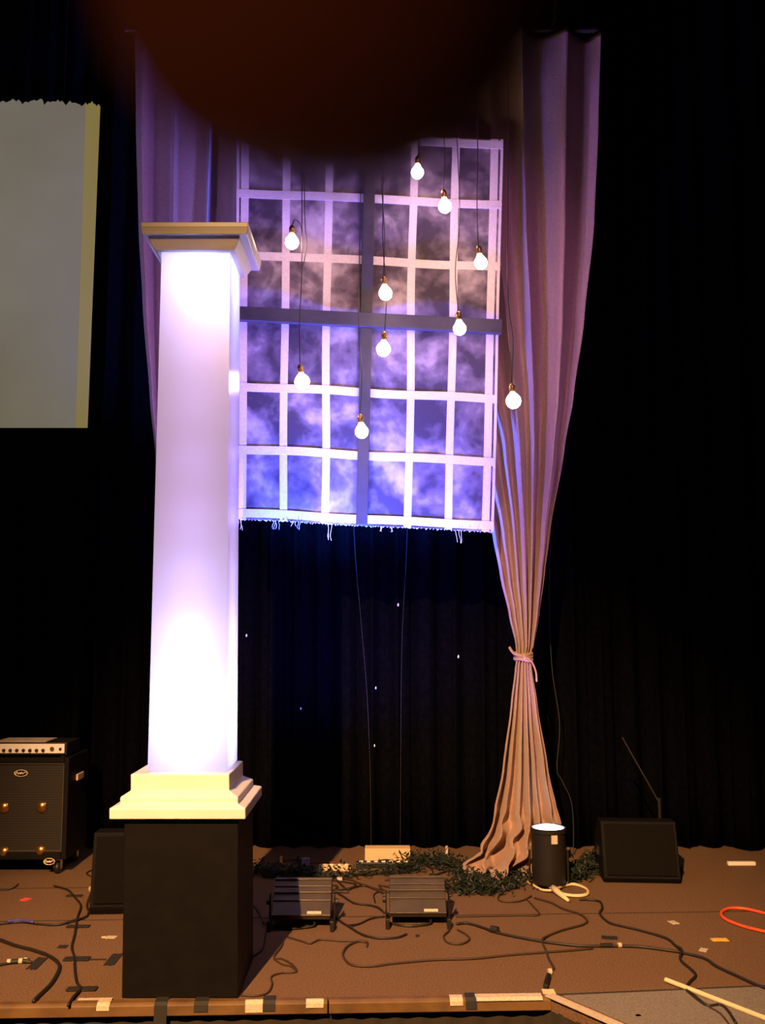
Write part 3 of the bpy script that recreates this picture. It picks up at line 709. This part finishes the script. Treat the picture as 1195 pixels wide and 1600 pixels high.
cable([(520, 1425), (530, 1440), (545, 1450), (565, 1462), (590, 1468), (620, 1467), (635, 1462)], 'dark cable sagging between the two floodlights', .0055)
cable([(523, 1395), (535, 1402), (553, 1413), (575, 1416), (590, 1420), (600, 1428)], 'dark cable joining the upper ends of the floodlights', .0055)
cable([(545, 1451, .01), (560, 1446), (580, 1437), (600, 1434)], 'short cable rising to the left side of the right floodlight', .005)
cable([(586, 1412), (584, 1400), (592, 1395), (598, 1398)], 'tiny cable arch left of the right floodlight', .004)
cable([(523, 1393), (545, 1390), (556, 1384), (540, 1380), (510, 1376)], 'dark cable lying just behind the gap between floodlights', .005)
cable([(376, 1557), (400, 1558), (418, 1553), (425, 1540), (424, 1528), (440, 1522), (463, 1520), (455, 1508), (440, 1500), (428, 1497), (440, 1480), (442, 1470)], 'thin brown zigzag cable right of the pedestal', .0042, 'cable2')
cable([(428, 1500), (440, 1508), (455, 1512), (463, 1519)], 'short thin cable doubling the zigzag right of the pedestal', .0035, 'cable2')
cable([(450, 1466), (470, 1472), (485, 1476), (500, 1470), (530, 1472), (550, 1472), (572, 1474)], 'brown cable in front of the left floodlight', .0045, 'cable2')
cable([(712, 1434), (760, 1433), (810, 1432), (842, 1431), (833, 1418), (822, 1406)], 'thin cable with a sharp corner right of the right floodlight', .0042, 'cable2')
cable([(780, 1398), (779, 1408), (795, 1411), (815, 1409), (830, 1402)], 'dark cable curl in front of the drape hem', .005, 'cable2')
cable([(1215, 1434), (1195, 1430), (1165, 1423), (1140, 1422), (1127, 1429), (1133, 1439), (1160, 1450), (1195, 1459), (1220, 1466)], 'bright orange-red cable loop at the right frame edge', .008, 'orange')
cable([(378, 1400), (392, 1412), (405, 1428), (412, 1445)], 'dark cable in the pedestal shadow, nearest the pedestal', .005)
cable([(378, 1500), (395, 1496), (410, 1484), (414, 1462)], 'dark cable in the pedestal shadow, below the left floodlight', .005)
words = ['leftmost of the tangle by the column', 'second from the column', 'behind the left floodlight', 'between the power strips', 'in front of the beige box', 'behind the right floodlight', 'right of the beige box', 'near the drape hem', 'behind the gap between floodlights', 'closest to the backdrop']
for i in range(10):
    rnd = random.Random(50+i); x = 385+i*36 if i < 9 else 470; y = rnd.uniform(1352, 1378); pts = []
    for k in range(7):
        pts.append((x, y, .004*(k % 2))); x += rnd.uniform(-10, 42); y = min(1396, max(1346, y+rnd.uniform(-15, 15)))
    cable(pts, 'dark tangled cable behind the floodlights, '+words[i], .005, 'cable' if i % 3 else 'cable2', group='tangled cables behind the floodlights')
cable([(420, 1352), (450, 1347), (480, 1350), (520, 1349), (548, 1355)], 'thin reddish cable along the backdrop foot left of the beige box', .004, mat('red_cable', (.22, .03, .02), .5))
# cream cable bundle with a loop, pale roll and yellow tag
cl = thing('cable_bundle', F(870, 1395), 'cream flat cable coiled in a flat loop beside the can light', 'cable')
P = [F(x, y)+Vector((0, 0, z)) for x, y, z in ((790, 1382, .008), (815, 1377, .012), (832, 1386, .012), (848, 1394, .012), (866, 1396, .02), (880, 1388, .012), (898, 1385, .01), (916, 1392, .01), (918, 1400, .01), (905, 1403, .01), (885, 1402, .012), (868, 1399, .022))]
bm = NB(); tube(bm, smooth(P, 7), .007, 8); obj('cable_loop', bm, 'cream', cl, sm=True)
bm = NB(); tube(bm, smooth([p+Vector((0, .018, .0)) for p in P[4:]], 7), .006, 8); obj('cable_loop', bm, 'cream', cl, sm=True)
bm = NB(); tube(bm, [F(864, 1396)+Vector((0, 0, .03)), F(872, 1400)+Vector((0, 0, .02)), F(888, 1411)+Vector((0, 0, .012))], [.018, .017, .008], 10); obj('cable_end', bm, 'cream', cl, sm=True)
bm = NB(); tube(bm, [F(836, 1379)+Vector((0, 0, .02)), F(862, 1392)+Vector((0, 0, .026))], .016, 14); obj('pale_roll', bm, 'pinkroll', cl)
bm = NB(); a = F(866, 1386)
for q, rt in (((0, 0, .04), 20), ((-.018, .01, .095), -30)):
    box(bm, -.012, .012, -.002, .002, -.028, .028, Matrix.Translation(a+Vector(q)) @ Matrix.Rotation(R(rt), 4, 'Y'))
obj('yellow_tie', bm, 'yellow', cl)

# plugs and connectors
def plug(pts, r, m, label, ring=None):
    root = thing('plug', F(*pts[0]), label, 'plug'); P = [F(*p)+Vector((0, 0, r+.002)) for p in pts]
    bm = NB(); tube(bm, P, r, 12); obj('plug_body', bm, m, root)
    if ring:
        for q in ring: bm = NB(); a = F(*q)+Vector((-.008, 0, r+.002)); tube(bm, [a, a+Vector((.016, .002, 0))], r*1.15, 12); obj('white_collar', bm, 'white_tape', root)
plug([(852, 1546), (857, 1529)], .011, 'black', 'black plug with white collar standing near the stage edge corner', [(859, 1523)])
plug([(767, 1457), (778, 1459)], .016, 'black', 'black plug on the long cable right of the right floodlight')
plug([(938, 1481), (957, 1481)], .010, 'blackm', 'dark connector with a white band on the long cable at right', [(968, 1481)])
plug([(16, 1507), (46, 1505)], .010, 'black', 'black connector with white bands beside the black tape square at far left', [(14, 1507), (32, 1506), (40, 1505)])
plug([(142, 1394), (151, 1402)], .016, 'white_tape', 'white plug leaning beside the left floor monitor')

# ------------------------------------------------------------------ tape and scraps
def tape(pxy, w, d, yaw, m, label, name='tape_strip', z=.0, cat='tape'):
    p = F(*pxy); T = Matrix.Translation((p.x, p.y, z)) @ Matrix.Rotation(R(yaw), 4, 'Z'); bm = NB(); n = 8
    rnd = random.Random(int(pxy[0]*13+pxy[1])); a = []; b = []
    for k in range(n+1):
        x = (k/n-.5)*w; j = d*.06*rnd.uniform(-1, 1)
        a.append(T @ Vector((x, d/2+j, 0))); b.append(T @ Vector((x, -d/2+j, 0)))
    q = a+b[::-1]; t = [bm.verts.new((v.x, v.y, z+.004)) for v in q]; u = [bm.verts.new((v.x, v.y, z+.0006)) for v in q]
    bm.faces.new(t); bm.faces.new(u)
    for i in range(len(q)): j = (i+1) % len(q); bm.faces.new((t[i], t[j], u[j], u[i]))
    return tag(obj(name, bm, m), label, cat)
def pxw(px, y): return px/FPX*F(600, y).y
tape((116, 1401), pxw(24, 1401), .03, 0, 'dark_tape', 'dark tape over the winding cable, nearest the bass cabinet', z=.004)
tape((122, 1449), pxw(34, 1449), .035, 0, 'dark_tape', 'dark tape over the winding cable, second from the cabinet', z=.004)
tape((120, 1500), pxw(38, 1500), .05, 2, 'dark_tape', 'dark tape over the winding cable, third from the cabinet', z=.004)
tape((128, 1547), pxw(44, 1547), .045, 0, 'dark_tape', 'dark tape over the winding cable, nearest the stage edge', z=.004)
tape((58, 1506), .047, .15, 0, 'dark_tape', 'black tape square beside the connector at far left', 'tape_square')
tape((177, 1500), .047, .15, 0, 'dark_tape', 'black tape square just left of the pedestal', 'tape_square')
tape((98, 1480), .042, .04, 0, 'dark_tape', 'small dark tape scrap left of the winding cable')
tape((150, 1500), .09, .012, 0, 'dark_tape', 'thin dark line of tape leading to the square by the pedestal')
tape((143, 1563), .108, .03, 2, 'white_tape', 'white tape strip just above the wooden edge at left')
tape((174, 1465), .05, .035, -4, 'white_tape', 'small white tape piece left of the pedestal')
tape((162, 1465), .02, .02, 30, 'cream', 'tiny cream scrap beside the white tape left of the pedestal', 'paper_scrap', cat='scrap')
tape((40, 1406), .045, .05, -20, 'red', 'small red tape scrap in front of the bass cabinet')
tape((1124, 1469), .078, .04, 1, 'yellow', 'yellow tape piece near the right frame edge')
tape((1052, 1442), .036, .05, 15, 'white_tape', 'pale scrap on the carpet above the yellow tape', 'paper_scrap', cat='scrap')
tape((1099, 1485), .034, .045, -30, 'white_tape', 'pale scrap below and left of the yellow tape', 'paper_scrap', cat='scrap')
tape((997, 1588), .02, .02, 10, 'white_tape', 'tiny pale speck on the grey carpet corner', 'paper_scrap', cat='scrap')
tape((952, 1466), .075, .05, -12, 'dark_tape', 'dark tape scrap above the connector at right')
tape((652, 1463), .02, .03, 0, 'dark_tape', 'small dark scrap in front of the right floodlight')
# tapes on the wooden nosing
def etape(px, w, m, label, drop=.03, name='tape_strip', up=.02):
    t = px/850; p = E0+(E1-E0)*t; d = (E1-E0).normalized(); n = Vector((d.y, -d.x, 0))
    if n.y > 0: n = -n
    bm = NB(); prof = [(-up, .0075), (.029, .0065), (.043, -.004), (.0445, -drop)]; th = .002
    outer = [(u, z) for u, z in prof]; inner = [(u-(.0 if i < 2 else th), z-(th if i < 2 else 0)) for i, (u, z) in enumerate(prof)]
    q = outer+inner[::-1]; A = [bm.verts.new(p-d*w/2+n*u+Vector((0, 0, z))) for u, z in q]; B = [bm.verts.new(p+d*w/2+n*u+Vector((0, 0, z))) for u, z in q]
    bm.faces.new(A); bm.faces.new(B)
    for i in range(len(q)): j = (i+1) % len(q); bm.faces.new((A[i], A[j], B[j], B[i]))
    tag(obj(name, bm, m), label, 'tape')
etape(162, .05, 'white_tape', 'pale tape on the wooden stage edge, leftmost piece', .02)
etape(250, .05, 'dark_tape', 'dark tape hanging over the stage edge below the pedestal left half', .075)
etape(312, .055, 'dark_tape', 'dark tape over the stage edge below the pedestal centre', .03)
etape(394, .07, 'white_tape', 'white tape on the stage edge just right of the pedestal', .035, up=-.02)
etape(417, .05, 'dark_tape', 'dark tape on the stage edge right of the pedestal', .03)
etape(488, .07, 'white_tape', 'pale tape on the stage edge left of the wood joint', .02, up=-.02)
etape(709, .052, 'white_tape', 'short white tape on the stage edge before the dark patch at right', .02, up=0)
etape(732, .045, 'dark_tape', 'dark tape patch on the stage edge left of the long white strip', .035)
etape(792, .27, 'white_tape', 'long white tape strip on the stage edge near the corner', .004, up=.005)
tape((857, 1552), .05, .05, 0, 'cream', 'cream tape block at the stage corner', z=.004)
# white tape band along the diagonal edge
n = Vector((-dD.y, dD.x, 0));  n = n if n.x > 0 else -n
a = E1+dD*.02; b = E1+dD*1.6
bm = NB(); flat(bm, [a-n*.015, a+n*.028, b+n*.028, b-n*.015], .0045, .009)
tag(obj('tape_strip', bm, 'white_tape'), 'broad white tape along the diagonal stage edge at bottom', 'tape')
# long pale rod / tape strip
a, b = F(1040, 1536), F(1300, 1638); bm = NB(); tube(bm, [Vector((a.x, a.y, .014)), Vector((b.x, b.y, .014))], .0095, 8)
tag(obj('pale_rod', bm, 'cream'), 'long cream rod lying on the carpet in the bottom right corner', 'rod')

# ------------------------------------------------------------------ strings in front of the backdrop, mic stand
def hang(pts, Y, label, r=.0025, m='cable'):
    bm = NB(); tube(bm, smooth([U(x, y, Y) for x, y in pts], 8), r, 6); tag(obj('hanging_wire', bm, m, sm=True), label, 'wire')
wm = mat('dark_green_wire', (.03, .035, .03), .5)
hang([(870, 47), (868, 400), (864, 700), (858, 920), (862, 1040), (874, 1130), (870, 1200), (878, 1220), (894, 1262), (896, 1352)], 6.7, 'thin wire hanging behind the right drape down to the garland', .003, wm)
hang([(545, 560), (553, 830), (563, 960), (573, 1080), (578, 1200), (580, 1340)], 6.7, 'left thin wire hanging below the painted window', .0015, wm)
hang([(640, 560), (636, 830), (628, 1000), (626, 1180), (625, 1338)], 6.72, 'right thin wire hanging below the painted window', .0015, wm)
ms = F(1062, 1362); mst = thing('microphone_stand', (ms.x, ms.y, 0), 'black microphone stand with a thin boom leaning over the right floor monitor', 'stand')
bm = NB(); t0 = U(1030, 1252, ms.y); tube(bm, [(t0.x, ms.y, .02), (t0.x, ms.y, t0.z+.02)], .010); obj('pole', bm, 'blackm', mst)
bm = NB(); tube(bm, [U(1032, 1258, ms.y), U(972, 1152, ms.y)], .005); obj('boom', bm, mat('boom_metal', (.12, .11, .11), .3, metal=.8), mst)
bm = NB(); lathe(bm, [(.002, .03), (.03, .028), (.13, .012), (.135, .003), (.13, .001)], (t0.x, ms.y, 0), 28); obj('base', bm, 'blackm', mst)

# ------------------------------------------------------------------ the photographer's finger over the lens
Cm = Matrix.Translation((0, 0, EYE)) @ Matrix.Rotation(PITCH, 4, 'X')
def hand():
    me = bpy.data.meshes.new('hand'); V = []; E = []; RR = []
    def v(x, y, z, r, par=None):
        V.append(Cm @ Vector((x, y, z))); RR.append(r); i = len(V)-1
        if par is not None: E.append((par, i))
        return i
    wr = v(.045, -.075, .175, .026)
    fa = v(.10, -.16, .12, .030, wr); v(.17, -.30, .0, .036, fa)
    palm = v(.03, -.03, .165, .030, wr)
    k1 = v(.004, .008, .140, .0125, palm); a = v(.0, .038, .105, .0105, k1); b = v(-.001, .045, .068, .0105, a); c = v(-.0022, .0415, .032, .0112, b); v(-.0026, .040, .0122, .0108, c)
    for dx, dz, s in ((.020, .008, 1.05), (.040, .012, 1.0), (.058, .010, .85)):
        k = v(.006+dx, .012, .145+dz, .012*s, palm); a = v(.006+dx*1.05, .045, .135+dz, .0095*s, k); b = v(.004+dx*1.1, .055, .165+dz, .0085*s, a); v(.004+dx*1.1, .035, .180+dz, .0075*s, b)
    t = v(.0, -.045, .140, .014, wr); t2 = v(-.03, -.030, .125, .011, t); v(-.045, -.005, .115, .0085, t2)
    me.from_pydata(V, E, []); me.update()
    o = bpy.data.objects.new('human_hand', me); COL.objects.link(o)
    sk = o.modifiers.new('skin', 'SKIN'); sk.use_smooth_shade = True
    for i, r in enumerate(RR): me.skin_vertices[0].data[i].radius = (r, r)
    me.skin_vertices[0].data[0].use_root = True
    o.modifiers.new('sub', 'SUBSURF').render_levels = 2; o.modifiers['sub'].levels = 2
    me.materials.append(M['skin'])
    return tag(o, "person's blurred dark fingertip hanging down over the lens at the top", 'person')
hand()
